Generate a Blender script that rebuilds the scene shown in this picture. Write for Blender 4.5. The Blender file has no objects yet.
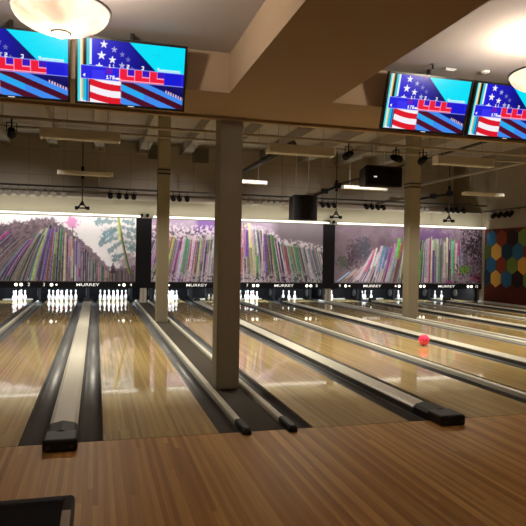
import bpy, bmesh, math, random
import numpy as np
from mathutils import Vector, Matrix

S = bpy.context.scene
COL = S.collection
random.seed(7)

# ------------------------------------------------------------------ helpers
class MB:
    """collects shapes into one bmesh, builds one mesh object"""
    def __init__(self):
        self.bm = bmesh.new()
        self.mi = 0
    def _mark(self, n0):
        self.bm.faces.ensure_lookup_table()
        for f in self.bm.faces[n0:]:
            f.material_index = self.mi
    def box(self, x0, x1, y0, y1, z0, z1, bev=0.0, seg=2, rot=None):
        n0 = len(self.bm.faces)
        r = bmesh.ops.create_cube(self.bm, size=1.0)
        vs = r['verts']
        for v in vs:
            v.co = Vector(((x0+x1)/2+v.co.x*(x1-x0), (y0+y1)/2+v.co.y*(y1-y0), (z0+z1)/2+v.co.z*(z1-z0)))
        if rot is not None:
            for v in vs: v.co = rot @ v.co
        if bev > 0:
            es = list({e for v in vs for e in v.link_edges})
            bmesh.ops.bevel(self.bm, geom=es, offset=bev, segments=seg, affect='EDGES', profile=0.5)
        self.bm.faces.ensure_lookup_table()
        self._mark(n0)
        return self
    def tube(self, p, q, r0, r1=None, n=16, caps=True):
        r1 = r0 if r1 is None else r1
        p, q = Vector(p), Vector(q)
        d = (q-p).normalized()
        a = Vector((0, 0, 1)) if abs(d.z) < .9 else Vector((1, 0, 0))
        u = d.cross(a).normalized(); w = d.cross(u)
        n0 = len(self.bm.faces)
        A = []; B = []
        for i in range(n):
            t = 2*math.pi*i/n
            o = u*math.cos(t)+w*math.sin(t)
            A.append(self.bm.verts.new(p+o*r0)); B.append(self.bm.verts.new(q+o*r1))
        for i in range(n):
            j = (i+1) % n
            f = self.bm.faces.new((A[i], A[j], B[j], B[i])); f.smooth = True
        if caps:
            self.bm.faces.new(list(reversed(A))); self.bm.faces.new(B)
        self._mark(n0)
        return self
    def lathe(self, prof, n=32, c=(0, 0, 0), rot=None):
        """profile of (radius, z) about the z axis"""
        n0 = len(self.bm.faces)
        rings = []
        c = Vector(c)
        for r, z in prof:
            if r < 1e-6:
                v = Vector((0, 0, z))
                if rot is not None: v = rot @ v
                rings.append([self.bm.verts.new(c+v)])
            else:
                ring = []
                for i in range(n):
                    t = 2*math.pi*i/n
                    v = Vector((r*math.cos(t), r*math.sin(t), z))
                    if rot is not None: v = rot @ v
                    ring.append(self.bm.verts.new(c+v))
                rings.append(ring)
        for a, b in zip(rings, rings[1:]):
            for i in range(n):
                j = (i+1) % n
                if len(a) == 1 and len(b) == 1: continue
                if len(a) == 1: f = self.bm.faces.new((a[0], b[j], b[i]))
                elif len(b) == 1: f = self.bm.faces.new((a[i], a[j], b[0]))
                else: f = self.bm.faces.new((a[i], a[j], b[j], b[i]))
                f.smooth = True
        self._mark(n0)
        return self
    def sweep_y(self, sec, y0, y1, smooth=False, close=True):
        """section [(x,z)...] extruded along y; closed section gets end caps"""
        n0 = len(self.bm.faces)
        A = [self.bm.verts.new((x, y0, z)) for x, z in sec]
        B = [self.bm.verts.new((x, y1, z)) for x, z in sec]
        n = len(sec)
        for i in range(n if close else n-1):
            j = (i+1) % n
            f = self.bm.faces.new((A[i], A[j], B[j], B[i])); f.smooth = smooth
        if close:
            self.bm.faces.new(list(reversed(A))); self.bm.faces.new(B)
        self._mark(n0)
        return self
    def build(self, name, mats, parent=None, loc=None):
        bmesh.ops.recalc_face_normals(self.bm, faces=self.bm.faces[:])
        me = bpy.data.meshes.new(name)
        self.bm.to_mesh(me); self.bm.free()
        if not isinstance(mats, (list, tuple)): mats = [mats]
        for m in mats: me.materials.append(m)
        o = bpy.data.objects.new(name, me)
        COL.objects.link(o)
        if parent is not None: o.parent = parent
        if loc is not None: o.location = loc
        return o

def tag(o, label, cat, group=None):
    o['label'] = label; o['category'] = cat
    if group: o['group'] = group
    return o
def empty(name, loc, label, cat, group=None, rz=0):
    o = bpy.data.objects.new(name, None); COL.objects.link(o)
    o.location = loc; o.rotation_euler = (0, 0, rz); o.empty_display_size = .1
    return tag(o, label, cat, group)
def struct(name, mb, mat):
    o = mb.build(name, mat); o['kind'] = 'structure'; return o
def copy_tree(o, parent=None):
    c = o.copy(); COL.objects.link(c)
    if parent is not None: c.parent = parent
    for ch in [k for k in o.children]: copy_tree(ch, c)
    return c

# ------------------------------------------------------------------ materials
def mat(name, col, rough=.6, metal=0., spec=.5, emit=None, es=0., coat=0.):
    m = bpy.data.materials.new(name); m.use_nodes = True
    b = m.node_tree.nodes['Principled BSDF']
    b.inputs['Base Color'].default_value = (*col, 1)
    b.inputs['Roughness'].default_value = rough
    b.inputs['Metallic'].default_value = metal
    b.inputs['Specular IOR Level'].default_value = spec
    b.inputs['Coat Weight'].default_value = coat
    if emit:
        b.inputs['Emission Color'].default_value = (*emit, 1)
        b.inputs['Emission Strength'].default_value = es
    return m
def N(m, t, **kw):
    n = m.node_tree.nodes.new(t)
    for k, v in kw.items(): setattr(n, k, v)
    return n
def L(m, a, b): m.node_tree.links.new(a, b)
def bsdf(m): return m.node_tree.nodes['Principled BSDF']

def paint(name, col, var=.06, rough=.8, scale=3., bump=.15):
    """painted plaster: slight blotches and orange peel"""
    m = mat(name, col, rough, spec=.3)
    tc = N(m, 'ShaderNodeTexCoord')
    nz = N(m, 'ShaderNodeTexNoise'); nz.inputs['Scale'].default_value = scale; nz.inputs['Detail'].default_value = 4
    L(m, tc.outputs['Object'], nz.inputs['Vector'])
    mx = N(m, 'ShaderNodeMix', data_type='RGBA')
    mx.inputs[6].default_value = (*[c*(1-var) for c in col], 1)
    mx.inputs[7].default_value = (*[min(1, c*(1+var)) for c in col], 1)
    L(m, nz.outputs['Fac'], mx.inputs[0]); L(m, mx.outputs[2], bsdf(m).inputs['Base Color'])
    n2 = N(m, 'ShaderNodeTexNoise'); n2.inputs['Scale'].default_value = 160
    L(m, tc.outputs['Object'], n2.inputs['Vector'])
    bp = N(m, 'ShaderNodeBump'); bp.inputs['Strength'].default_value = bump; bp.inputs['Distance'].default_value = .004
    L(m, n2.outputs['Fac'], bp.inputs['Height']); L(m, bp.outputs['Normal'], bsdf(m).inputs['Normal'])
    return m

def boards(name, c_dark, c_mid, c_light, width, length, rough, contrast=1., coat=0.):
    """long boards running along Y: each board its own tone, with fine grain"""
    m = mat(name, c_mid, rough, spec=.2 if coat else .25, coat=coat)
    bsdf(m).inputs['Coat Roughness'].default_value = .045
    bsdf(m).inputs['Coat IOR'].default_value = 1.65
    geo = N(m, 'ShaderNodeNewGeometry')
    sp = N(m, 'ShaderNodeSeparateXYZ'); L(m, geo.outputs['Position'], sp.inputs[0])
    dx = N(m, 'ShaderNodeMath', operation='DIVIDE'); L(m, sp.outputs['X'], dx.inputs[0]); dx.inputs[1].default_value = width
    fl = N(m, 'ShaderNodeMath', operation='FLOOR'); L(m, dx.outputs[0], fl.inputs[0])
    w1 = N(m, 'ShaderNodeTexWhiteNoise', noise_dimensions='1D'); L(m, fl.outputs[0], w1.inputs['W'])
    dy = N(m, 'ShaderNodeMath', operation='DIVIDE'); L(m, sp.outputs['Y'], dy.inputs[0]); dy.inputs[1].default_value = length
    ay = N(m, 'ShaderNodeMath', operation='MULTIPLY_ADD'); L(m, w1.outputs['Value'], ay.inputs[0]); ay.inputs[1].default_value = 7.3; L(m, dy.outputs[0], ay.inputs[2])
    fy = N(m, 'ShaderNodeMath', operation='FLOOR'); L(m, ay.outputs[0], fy.inputs[0])
    cb = N(m, 'ShaderNodeCombineXYZ'); L(m, fl.outputs[0], cb.inputs[0]); L(m, fy.outputs[0], cb.inputs[1])
    w2 = N(m, 'ShaderNodeTexWhiteNoise', noise_dimensions='2D'); L(m, cb.outputs[0], w2.inputs['Vector'])
    # grain
    mp = N(m, 'ShaderNodeMapping'); mp.inputs['Scale'].default_value = (55, 1.6, 1); L(m, geo.outputs['Position'], mp.inputs['Vector'])
    nz = N(m, 'ShaderNodeTexNoise'); nz.inputs['Scale'].default_value = 1; nz.inputs['Detail'].default_value = 5; L(m, mp.outputs[0], nz.inputs['Vector'])
    mp3 = N(m, 'ShaderNodeMapping'); mp3.inputs['Scale'].default_value = (9, .25, 1); L(m, geo.outputs['Position'], mp3.inputs['Vector'])
    n3 = N(m, 'ShaderNodeTexNoise'); n3.inputs['Scale'].default_value = 1; n3.inputs['Detail'].default_value = 3; L(m, mp3.outputs[0], n3.inputs['Vector'])
    a = N(m, 'ShaderNodeMath', operation='MULTIPLY'); L(m, w2.outputs['Value'], a.inputs[0]); a.inputs[1].default_value = .5*contrast
    b = N(m, 'ShaderNodeMath', operation='MULTIPLY_ADD'); L(m, nz.outputs['Fac'], b.inputs[0]); b.inputs[1].default_value = .40; L(m, a.outputs[0], b.inputs[2])
    c = N(m, 'ShaderNodeMath', operation='MULTIPLY_ADD'); L(m, n3.outputs['Fac'], c.inputs[0]); c.inputs[1].default_value = .42; L(m, b.outputs[0], c.inputs[2])
    rp = N(m, 'ShaderNodeValToRGB')
    e = rp.color_ramp.elements
    e[0].position = .30; e[0].color = (*c_dark, 1); e[1].position = .98; e[1].color = (*c_light, 1)
    k = e.new(.63); k.color = (*c_mid, 1)
    L(m, c.outputs[0], rp.inputs[0])
    # dark hairline joint between boards
    fr = N(m, 'ShaderNodeMath', operation='FRACT'); L(m, dx.outputs[0], fr.inputs[0])
    lt = N(m, 'ShaderNodeMath', operation='LESS_THAN'); L(m, fr.outputs[0], lt.inputs[0]); lt.inputs[1].default_value = .04
    mul = N(m, 'ShaderNodeMath', operation='MULTIPLY'); L(m, lt.outputs[0], mul.inputs[0]); mul.inputs[1].default_value = .22
    mx = N(m, 'ShaderNodeMix', data_type='RGBA'); L(m, mul.outputs[0], mx.inputs[0]); L(m, rp.outputs[0], mx.inputs[6]); mx.inputs[7].default_value = (*[q*.5 for q in c_dark], 1)
    L(m, mx.outputs[2], bsdf(m).inputs['Base Color'])
    return m

def streaky(name, col, rough, var=.25, sx=20., sy=.6):
    m = mat(name, col, rough, spec=.5)
    geo = N(m, 'ShaderNodeNewGeometry')
    mp = N(m, 'ShaderNodeMapping'); mp.inputs['Scale'].default_value = (sx, sy, sx); L(m, geo.outputs['Position'], mp.inputs['Vector'])
    nz = N(m, 'ShaderNodeTexNoise'); nz.inputs['Scale'].default_value = 1; nz.inputs['Detail'].default_value = 4; L(m, mp.outputs[0], nz.inputs['Vector'])
    mx = N(m, 'ShaderNodeMix', data_type='RGBA'); L(m, nz.outputs['Fac'], mx.inputs[0])
    mx.inputs[6].default_value = (*[c*(1-var) for c in col], 1); mx.inputs[7].default_value = (*[min(1, c*(1+var)) for c in col], 1)
    L(m, mx.outputs[2], bsdf(m).inputs['Base Color'])
    return m

def vcol(name, rough=.5, emit=0.):
    m = mat(name, (0, 0, 0), rough, spec=.3)
    at = N(m, 'ShaderNodeVertexColor'); at.layer_name = 'print'
    if emit > 0:
        L(m, at.outputs['Color'], bsdf(m).inputs['Emission Color']); bsdf(m).inputs['Emission Strength'].default_value = emit
    else:
        L(m, at.outputs['Color'], bsdf(m).inputs['Base Color'])
    return m

M = {}
M['lane'] = boards('lane_maple', (.34, .218, .080), (.49, .335, .128), (.61, .44, .180), .0271, 2.6, .35, 1.15, 1.0)
M['approach'] = boards('approach_maple', (.31, .155, .044), (.45, .238, .070), (.62, .365, .122), .036, 5.5, .42, 1.0)
M['gutter'] = streaky('gutter_plastic', (.125, .125, .130), .42, .5, 14, 1.)
M['cap'] = streaky('capping_laminate', (.58, .55, .47), .34, .12, 8, .4)
M['cap_side'] = mat('capping_side', (.05, .047, .045), .4)
M['rail'] = streaky('rail_aluminium', (.62, .59, .51), .35, .12, 8, .5)
M['black'] = mat('black_plastic', (.012, .012, .013), .4)
M['hood'] = mat('hood_plastic', (.009, .008, .008), .5, spec=.3)
M['matte_black'] = mat('matte_black', (.010, .009, .010), .8, spec=.1)
M['dark_metal'] = mat('dark_metal', (.06, .055, .05), .5, metal=.6)
M['grey_metal'] = mat('grey_metal', (.35, .32, .28), .5, metal=.5)
M['carpet'] = paint('gap_floor', (.052, .042, .032), .25, .95, 60., .4)
M['pillar'] = paint('pillar_paint', (.27, .235, .17), .05, .75)
M['beam'] = paint('soffit_paint', (.42, .30, .19), .05, .85)
M['tray'] = paint('tray_side_paint', (.62, .52, .40), .04, .85)
M['ceiling'] = paint('ceiling_paint', (.50, .455, .425), .03, .9)
M['wall'] = paint('side_wall_paint', (.34, .285, .21), .05, .85)
M['fascia'] = paint('fascia_paint', (.34, .31, .225), .05, .85)
M['deck'] = paint('ceiling_deck', (.50, .44, .36), .12, .9)
M['joist'] = paint('joist_paint', (.46, .41, .335), .1, .9)
M['sub'] = mat('pit_floor', (.02, .018, .017), .9)
M['pin'] = mat('pin_white', (.82, .82, .80), .25, coat=.4)
M['pinred'] = mat('pin_stripe', (.6, .03, .03), .3)
M['white'] = mat('white_enamel', (.75, .73, .68), .4)
M['housing'] = mat('fixture_housing', (.58, .54, .47), .6)
M['letter'] = mat('letter_white_glow', (.80, .80, .78), .5, emit=(1, .97, .9), es=.55)  # white paint with a glow added so letters and badges read bright
M['lit'] = mat('lit_marker', (.9, .85, .7), .5, emit=(1, .93, .76), es=2.2)
M['tube'] = mat('fluorescent_tube', (.9, .9, .85), .5, emit=(1, .97, .88), es=1.7)
M['diffuser'] = mat('fixture_diffuser', (.9, .9, .85), .5, emit=(1, .88, .68), es=.12)
M['ball'] = mat('ball_pink', (1.0, .06, .15), .12, coat=.6)
M['hole'] = mat('ball_hole', (.05, .004, .01), .6)
M['bezel'] = mat('bezel', (.010, .010, .012), .3)
M['tan'] = mat('tan_laminate', (.42, .36, .27), .5)
M['grey_can'] = mat('grey_can', (.30, .28, .25), .45, metal=.3)
M['vent_grey'] = mat('vent_grey', (.17, .155, .13), .6)
M['door'] = mat('ball_door_rubber', (.07, .065, .06), .5)
M['plank'] = mat('tail_plank', (.42, .40, .36), .6)
M['speaker'] = paint('speaker_carpet', (.016, .014, .014), .2, .8, 80., .3)

def upper_wall_mat():
    m = mat('panel_wall', (.2, .17, .13), .85, spec=.2)
    geo = N(m, 'ShaderNodeNewGeometry')
    sp = N(m, 'ShaderNodeSeparateXYZ'); L(m, geo.outputs['Position'], sp.inputs[0])
    cb = N(m, 'ShaderNodeCombineXYZ'); L(m, sp.outputs['X'], cb.inputs[0]); L(m, sp.outputs['Z'], cb.inputs[1])
    br = N(m, 'ShaderNodeTexBrick'); br.offset = .0; br.inputs['Scale'].default_value = 1
    br.inputs['Brick Width'].default_value = 1.22; br.inputs['Row Height'].default_value = .92
    br.inputs['Mortar Size'].default_value = .012
    br.inputs['Color1'].default_value = (.52, .455, .37, 1); br.inputs['Color2'].default_value = (.48, .42, .34, 1)
    br.inputs['Mortar'].default_value = (.36, .31, .25, 1)
    L(m, cb.outputs[0], br.inputs['Vector']); L(m, br.outputs['Color'], bsdf(m).inputs['Base Color'])
    return m
M['upper'] = upper_wall_mat()

def bowl_mat():
    m = mat('alabaster_bowl', (.6, .5, .38), .3)
    nt = m.node_tree
    tc = N(m, 'ShaderNodeTexCoord')
    nz = N(m, 'ShaderNodeTexNoise'); nz.inputs['Scale'].default_value = 5; nz.inputs['Detail'].default_value = 5; nz.inputs['Distortion'].default_value = 1.5
    L(m, tc.outputs['Object'], nz.inputs['Vector'])
    rp = N(m, 'ShaderNodeValToRGB'); e = rp.color_ramp.elements
    e[0].position = .3; e[0].color = (.055, .042, .032, 1); e[1].position = .68; e[1].color = (.115, .10, .084, 1)
    L(m, nz.outputs['Fac'], rp.inputs[0])
    tr = N(m, 'ShaderNodeBsdfTranslucent'); L(m, rp.outputs[0], tr.inputs['Color'])
    ad = N(m, 'ShaderNodeAddShader'); L(m, tr.outputs[0], ad.inputs[1])
    L(m, bsdf(m).outputs[0], ad.inputs[0])
    bsdf(m).inputs['Base Color'].default_value = (.45, .36, .26, 1)
    L(m, ad.outputs[0], nt.nodes['Material Output'].inputs['Surface'])
    return m
M['bowl'] = bowl_mat()
M['finial'] = mat('bowl_finial_glass', (.9, .8, .65), .3, emit=(1, .88, .7), es=2.0)

# ------------------------------------------------------------------ layout constants (metres)
FOUL = 5.548
PINY = 22.05
LEND = 23.25
LANES = {1: (-4.995, -3.940), 2: (-3.235, -2.180), 3: (-1.690, -.634), 4: (.0865, 1.145), 5: (2.100, 3.150), 6: (3.848, 4.902), 7: (5.392, 6.448),
         8: (7.155, 8.211), 9: (9.020, 10.076), 10: (10.780, 11.836), 11: (12.325, 13.381), 12: (14.085, 15.141)}
LC = {k: (a+b)/2 for k, (a, b) in LANES.items()}
XL, XR = -5.40, 15.40
CZ = 3.83          # ceiling over the approach
SZ = 3.41          # soffit underside
DZ = 6.0           # high ceiling over the lanes

# ------------------------------------------------------------------ the room shell
struct('floor', MB().box(XL, XR, -4.5, FOUL-.012, -.25, 0), M['approach'])
struct('floor_pit', MB().box(XL, XR, FOUL-.012, 23.6, -.25, -.14), M['sub'])
struct('trim_1', MB().box(XL, XR, FOUL-.012, FOUL+.0, -.139, -.001), M['matte_black'])
struct('wall_left', MB().box(XL-.15, XL, -4.5, 23.6, -.25, 6.2), M['wall'])
struct('wall_right', MB().box(XR, XR+.15, -4.5, 23.6, -.25, 6.2), M['wall'])
struct('wall_back', MB().box(XL-.15, XR+.15, 23.6, 23.75, -.25, 6.2), M['upper'])
struct('ceiling', MB().box(XL, XR, -4.5, 6.24, CZ, CZ+.12), M['ceiling'])
struct('ceiling_high', MB().box(XL, XR, 7.36, 23.6, DZ, DZ+.12), M['deck'])
struct('soffit_cross', MB().box(XL, XR, 6.24, 7.36, SZ, DZ+.12), M['beam'])
struct('soffit_long', MB().box(1.335, 2.50, -4.5, 6.24, SZ, CZ), M['beam'])
struct('trim_2', MB().box(XL, XR, 7.30, 7.385, SZ-.035, SZ), M['beam'])
for i in range(11):
    x = -4.8 + i*1.62
    struct('ceiling_beam', MB().box(x-.17, x+.17, 7.36, 23.6, 5.62, DZ), M['joist'])
# fascia over the murals
struct('fascia', MB().box(XL, XR, 21.56, 21.95, 2.97, 3.60), M['fascia'])
struct('fascia_ledge', MB().box(XL, XR, 21.50, 23.6, 3.60, 3.66), M['joist'])

def pillar(x0, x1, y0, y1, z1, strap):
    p = struct('pillar', MB().box(x0, x1, y0, y1, 0, z1, .012), M['pillar'])
    if strap:
        for z in (3.73, 3.83):
            MB().box(x0-.008, x1+.008, y0-.008, y1+.008, z-.022, z+.022).build('strap', M['dark_metal'], p)
    return p
pillar(1.470, 1.765, 7.372, 7.667, DZ, False)
pillar(1.460, 1.755, 15.12, 15.415, 5.615, True)
pillar(8.470, 8.800, 15.12, 15.45, 5.615, True)

# ------------------------------------------------------------------ lanes
LANE_SAY = {1: 'bowling lane at the left wall, numbered 1', 2: 'bowling lane under the glowing number 2, left of the first narrow rail',
            3: 'glossy maple bowling lane under number 3 left of the beige ball return capping',
            4: 'glossy maple bowling lane under number 4 between beige capping and carpeted pillar gap',
            5: 'glossy maple bowling lane just right of the nearest brown pillar',
            6: 'glossy maple bowling lane right of the second wide capping with black hood',
            7: 'glossy maple bowling lane carrying the pink ball',
            8: 'bowling lane under number 8, behind the capping the pink ball rolls beside',
            9: 'bowling lane under number 9, just right of the right-hand far pillar',
            10: 'bowling lane third from the hexagon wall, with a leaning pin',
            11: 'bowling lane second from the hexagon wall, with one pin showing',
            12: 'bowling lane nearest the hexagon wall, with two pins left'}
def trough(x0, x1, lane_side):
    """round gutter with a flat lip on the outer side"""
    pts = []
    n = 12
    w = x1-x0
    for i in range(n+1):
        t = math.pi*i/n
        pts.append((x0+w/2-(w/2-.012)*math.cos(t), -.012-.078*math.sin(t)))
    top = [(x0, -.012)] + pts + [(x1, -.012)]
    sec = top + [(x1, -.12), (x0, -.12)]
    return sec
def make_lane(k, gl, gr):
    a, b = LANES[k]
    root = empty('bowling_lane', ((a+b)/2, FOUL, 0), LANE_SAY[k], 'bowling lane', 'bowling lanes')
    x0, x1 = -(b-a)/2, (b-a)/2
    MB().box(x0, x1, 0, LEND-FOUL, -.135, 0).build('lane_bed', M['lane'], root)
    for s, w in ((-1, gl), (1, gr)):
        xa, xb = (x0-w, x0-.001) if s < 0 else (x1+.001, x1+w)
        MB().sweep_y(trough(xa, xb, s), 0.0, LEND-FOUL, True).build('gutter', M['gutter'], root)
    return root
GW = {1: (.23, .23), 2: (.23, .205), 3: (.205, .235), 4: (.235, .21), 5: (.21, .225), 6: (.225, .205), 7: (.205, .225),
      8: (.225, .21), 9: (.21, .225), 10: (.225, .205), 11: (.205, .225), 12: (.225, .175)}
for k in LANES: make_lane(k, *GW[k])

# wide cappings with ball return track and hood
def cap_section(xa, xb, h):
    w = xb-xa
    return [(xa, -.12), (xa, h-.022), (xa+.006, h-.010), (xa+.020, h-.003), (xa+.05, h), (xb-.05, h), (xb-.020, h-.003), (xb-.006, h-.010), (xb, h-.022), (xb, -.12)]
CAP_SAY = {(1, 2): 'wide beige capping between the first two lanes by the left wall',
           (3, 4): 'wide beige ball return capping with black hood, nearest and left of the pillars',
           (5, 6): 'wide grey capping ending in a black two-step hood right of the nearest pillar',
           (7, 8): 'wide grey capping just behind the pink ball',
           (9, 10): 'wide grey capping right of the far pillar, between numbers 9 and 10',
           (11, 12): 'wide grey capping nearest the hexagon wall'}
for (l, r) in CAP_SAY:
    xa = LANES[l][1]+GW[l][1]+.002; xb = LANES[r][0]-GW[r][0]-.002
    c = (xa+xb)/2; w = (xb-xa)/2
    root = empty('ball_return_capping', (c, FOUL, 0), CAP_SAY[(l, r)], 'lane divider', 'wide cappings between paired lanes')
    h = .075
    ye = 21.25-FOUL
    MB().box(-w, w, .30, ye, -.13, h-.028).build('capping_base', M['cap_side'], root)
    MB().sweep_y([(-w-.004, h-.028), (-w-.004, h-.014), (-w+.03, h), (w-.03, h), (w+.004, h-.014), (w+.004, h-.028)], .27, ye).build('capping_top', M['cap'], root)
    # hood at the foul line: rear raised cowl and a rounded lower nose
    hb = MB()
    hb.sweep_y([(-w-.012, .001), (-w-.012, .070), (-w+.02, .100), (0, .122), (w-.02, .100), (w+.012, .070), (w+.012, .001)], -.02, .30)
    hood = hb.build('hood', M['hood'], root)
    nb = MB().box(-w-.018, w+.018, -.27, .02, .001, .112, .026, 4)
    nose = nb.build('hood_nose', M['hood'], hood)
    for s in (-1, 1):
        MB().tube((s*(w-.03), -.271, .045), (s*(w-.03), -.276, .045), .014, n=12).build('screw', M['dark_metal'], hood)
    # far end accelerator cover
    MB().box(-w+.01, w-.01, ye-.02, ye+.30, -.12, .17, .05, 4).build('far_cover', M['hood'], root)

def rail_obj(x, label, cat='lane divider', capend=True, y0=0.0):
    root = empty('division_rail', (x, FOUL, 0), label, cat, 'narrow division rails')
    w, h = .036, .052
    sec = [(-w, -.13), (-w, h-.020)]
    for i in range(9):
        t = math.pi*(1-i/8)
        sec.append((w*math.cos(t), h-.020+.020*math.sin(t)))
    sec += [(w, h-.020), (w, -.13)]
    # remove duplicate corner points
    s2 = []
    for q in sec:
        if not s2 or (abs(q[0]-s2[-1][0])+abs(q[1]-s2[-1][1])) > 1e-5: s2.append(q)
    MB().sweep_y(s2, .24, LEND-FOUL-1.2).build('rail_body', M['rail'], root)
    e = MB()
    e.sweep_y([(-.040, .001), (-.040, .045), (-.028, .060), (.028, .060), (.040, .045), (.040, .001)], -.06, .25)
    e.lathe([(0, .064), (.02, .062), (.036, .05), (.046, .028), (.047, .001), (0, .001)], 20, (0, -.085, 0))
    e.build('end_cap', M['hood'], root)
    return root
rail_obj((LANES[2][1]+LANES[3][0])/2, 'narrow light rail between lanes 2 and 3 at the left edge')
rail_obj(1.392, 'narrow light rail on the left side of the pillar gap, black end cap')
rail_obj(1.850, 'narrow light rail on the right side of the pillar gap, black end cap')
rail_obj((LANES[6][1]+LANES[7][0])/2, 'narrow light rail in front of the lane with the pink ball')
rail_obj(LANES[8][1]+.21+.038, 'narrow rail passing in front of the right-hand far pillar')
rail_obj(LANES[9][0]-.21-.038, 'narrow rail just behind the right-hand far pillar')
rail_obj((LANES[10][1]+LANES[11][0])/2, 'narrow rail between lanes 10 and 11')
rail_obj(XR-.04, 'narrow rail along the foot of the hexagon wall')
rail_obj(XL+.05, 'narrow rail along the foot of the left wall')
# flat floors of the two pillar gaps
struct('floor_gap', MB().box(1.428, 1.810, FOUL+.002, 23.2, -.13, -.004), M['carpet'])
struct('floor_gap', MB().box(8.500, 8.732, FOUL+.002, 23.2, -.13, -.004), M['carpet'])

# ------------------------------------------------------------------ pin end
PAIRS = [(1, 2), (3, 4), (5, 6), (7, 8), (9, 10), (11, 12)]
SPANS = {(1, 2): (-5.14, -1.935), (3, 4): (-1.935, 1.337), (5, 6): (1.871, 5.147), (7, 8): (5.147, 8.349), (9, 10): (8.830, 12.080), (11, 12): (12.080, 15.379)}
MASK_SAY = {(1, 2): 'black masking board with white lettering at the left wall, under the leaning slats', (3, 4): 'black masking board with white lettering under the pine tree, above two full racks',
            (5, 6): 'black masking board with white lettering between the slim and the nearest pillar', (7, 8): 'black masking board with white lettering just right of the nearest pillar',
            (9, 10): 'black masking board with white lettering left of the right-hand far pillar', (11, 12): 'black masking board with white lettering beside the hexagon wall'}
def text_mesh(name, body, size, mtl, parent, loc, thick=.006):
    cu = bpy.data.curves.new(name, 'FONT'); cu.body = body; cu.size = size; cu.extrude = thick; cu.align_x = 'CENTER'; cu.align_y = 'CENTER'; cu.offset = size*.004
    t = bpy.data.objects.new(name, cu); COL.objects.link(t)
    bpy.context.view_layer.update()
    dg = bpy.context.evaluated_depsgraph_get()
    me = bpy.data.meshes.new_from_object(t.evaluated_get(dg))
    bpy.data.objects.remove(t); bpy.data.curves.remove(cu)
    me.name = name
    me.materials.clear(); me.materials.append(mtl)
    o = bpy.data.objects.new(name, me); COL.objects.link(o)
    o.parent = parent; o.location = loc; o.rotation_euler = (math.pi/2, 0, 0)
    return o
def disc(parent, x, z, r):
    return MB().tube((x, -.001, z), (x, -.012, z), r, n=20).build('indicator_light', M['lit'], parent)
for (l, r) in PAIRS:
    xa, xb = SPANS[(l, r)]
    c = (LC[l]+LC[r])/2
    root = empty('masking_unit', (c, 21.44, .5), MASK_SAY[(l, r)], 'masking board', 'masking boards above the pins')
    MB().box(xa-c, xb-c, 0, .06, .02, .242).build('board', M['matte_black'], root)
    MB().box(xa-c, xb-c, -.006, .0, .222, .236).build('edge_strip', M['dark_metal'], root)
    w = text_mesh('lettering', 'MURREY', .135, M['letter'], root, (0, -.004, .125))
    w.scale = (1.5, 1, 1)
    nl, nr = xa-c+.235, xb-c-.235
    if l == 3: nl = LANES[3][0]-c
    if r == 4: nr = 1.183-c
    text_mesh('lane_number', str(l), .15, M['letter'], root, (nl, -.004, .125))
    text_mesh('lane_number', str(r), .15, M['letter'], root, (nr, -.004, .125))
    for s, x0 in ((1, nl), (-1, nr)):
        disc(root, x0+s*.24, .125, .052)
        disc(root, x0+s*.40, .125, .052 if (l, r) in ((1, 2), (7, 8), (11, 12)) else .028)
struct('trim_3', MB().box(XL, XR, 21.502, 21.59, .57, .735), M['matte_black'])
# dark dividers between the murals
for x0, x1, say in ((1.337, 1.871, 'black divider panel between the pine tree mural and the middle mural'),
                    (8.349, 8.830, 'black divider panel between the middle and the right-hand mural')):
    o = MB().box(x0+.003, x1-.003, 21.43, 21.52, .52, 2.982, .006).build('divider_panel', M['matte_black'])
    tag(o, say, 'wall panel', 'divider panels between murals')
    for q in range(2):
        hx = x0+.18+q*.2
        MB().box(hx-.05, hx+.05, 21.30, 21.40, 3.03, 3.13, .01).build('bracket_head', M['matte_black'], o)
        MB().box(hx-.012, hx+.012, 21.36, 21.47, 3.00, 3.045).build('bracket', M['matte_black'], o)
# kickbacks between the pin decks, tan panels in pillar gaps, pit curtain and tail strip
KW = [(XL+.10, LANES[1][0]-.01, 'left of lane 1'), (LANES[1][1]+.01, LANES[2][0]-.01, 'between lanes 1 and 2'),
      (LANES[2][1]+.01, LANES[3][0]-.01, 'between lanes 2 and 3'), (LANES[3][1]+.02, LANES[4][0]-.02, 'between the two full racks of pins'),
      (1.165, 1.35, 'right of the full rack at number 4'), (1.90, 2.08, 'left of lane 5'),
      (LANES[5][1]+.02, LANES[6][0]-.02, 'between lanes 5 and 6'), (LANES[6][1]+.01, LANES[7][0]-.01, 'between lanes 6 and 7'),
      (LANES[7][1]+.02, LANES[8][0]-.02, 'between lanes 7 and 8'), (LANES[8][1]+.02, 8.44, 'right of lane 8'), (8.79, LANES[9][0]-.02, 'left of lane 9'),
      (LANES[9][1]+.02, LANES[10][0]-.02, 'between lanes 9 and 10'), (LANES[10][1]+.01, LANES[11][0]-.01, 'between lanes 10 and 11'),
      (LANES[11][1]+.02, LANES[12][0]-.02, 'between lanes 11 and 12'), (LANES[12][1]+.02, XR-.09, 'at the hexagon wall')]
for i, (x0, x1, say) in enumerate(KW):
    # the partitions stand on the gutter line, narrow at the pin deck
    kx0, kx1 = (x0+x1)/2-.05, (x0+x1)/2+.05
    o = MB().box(kx0, kx1, 22.72 if i < 14 else 21.60, 23.3, .005, .72).build('kickback', M['matte_black'])
    MB().tube((kx0-.001, 23.0, .27), (kx0-.03, 23.0, .27), .16, .14, n=28).build('ball_door', M['door'], o)
    tag(o, 'black kickback partition '+say, 'partition', 'black kickback partitions at the pin decks')
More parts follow.
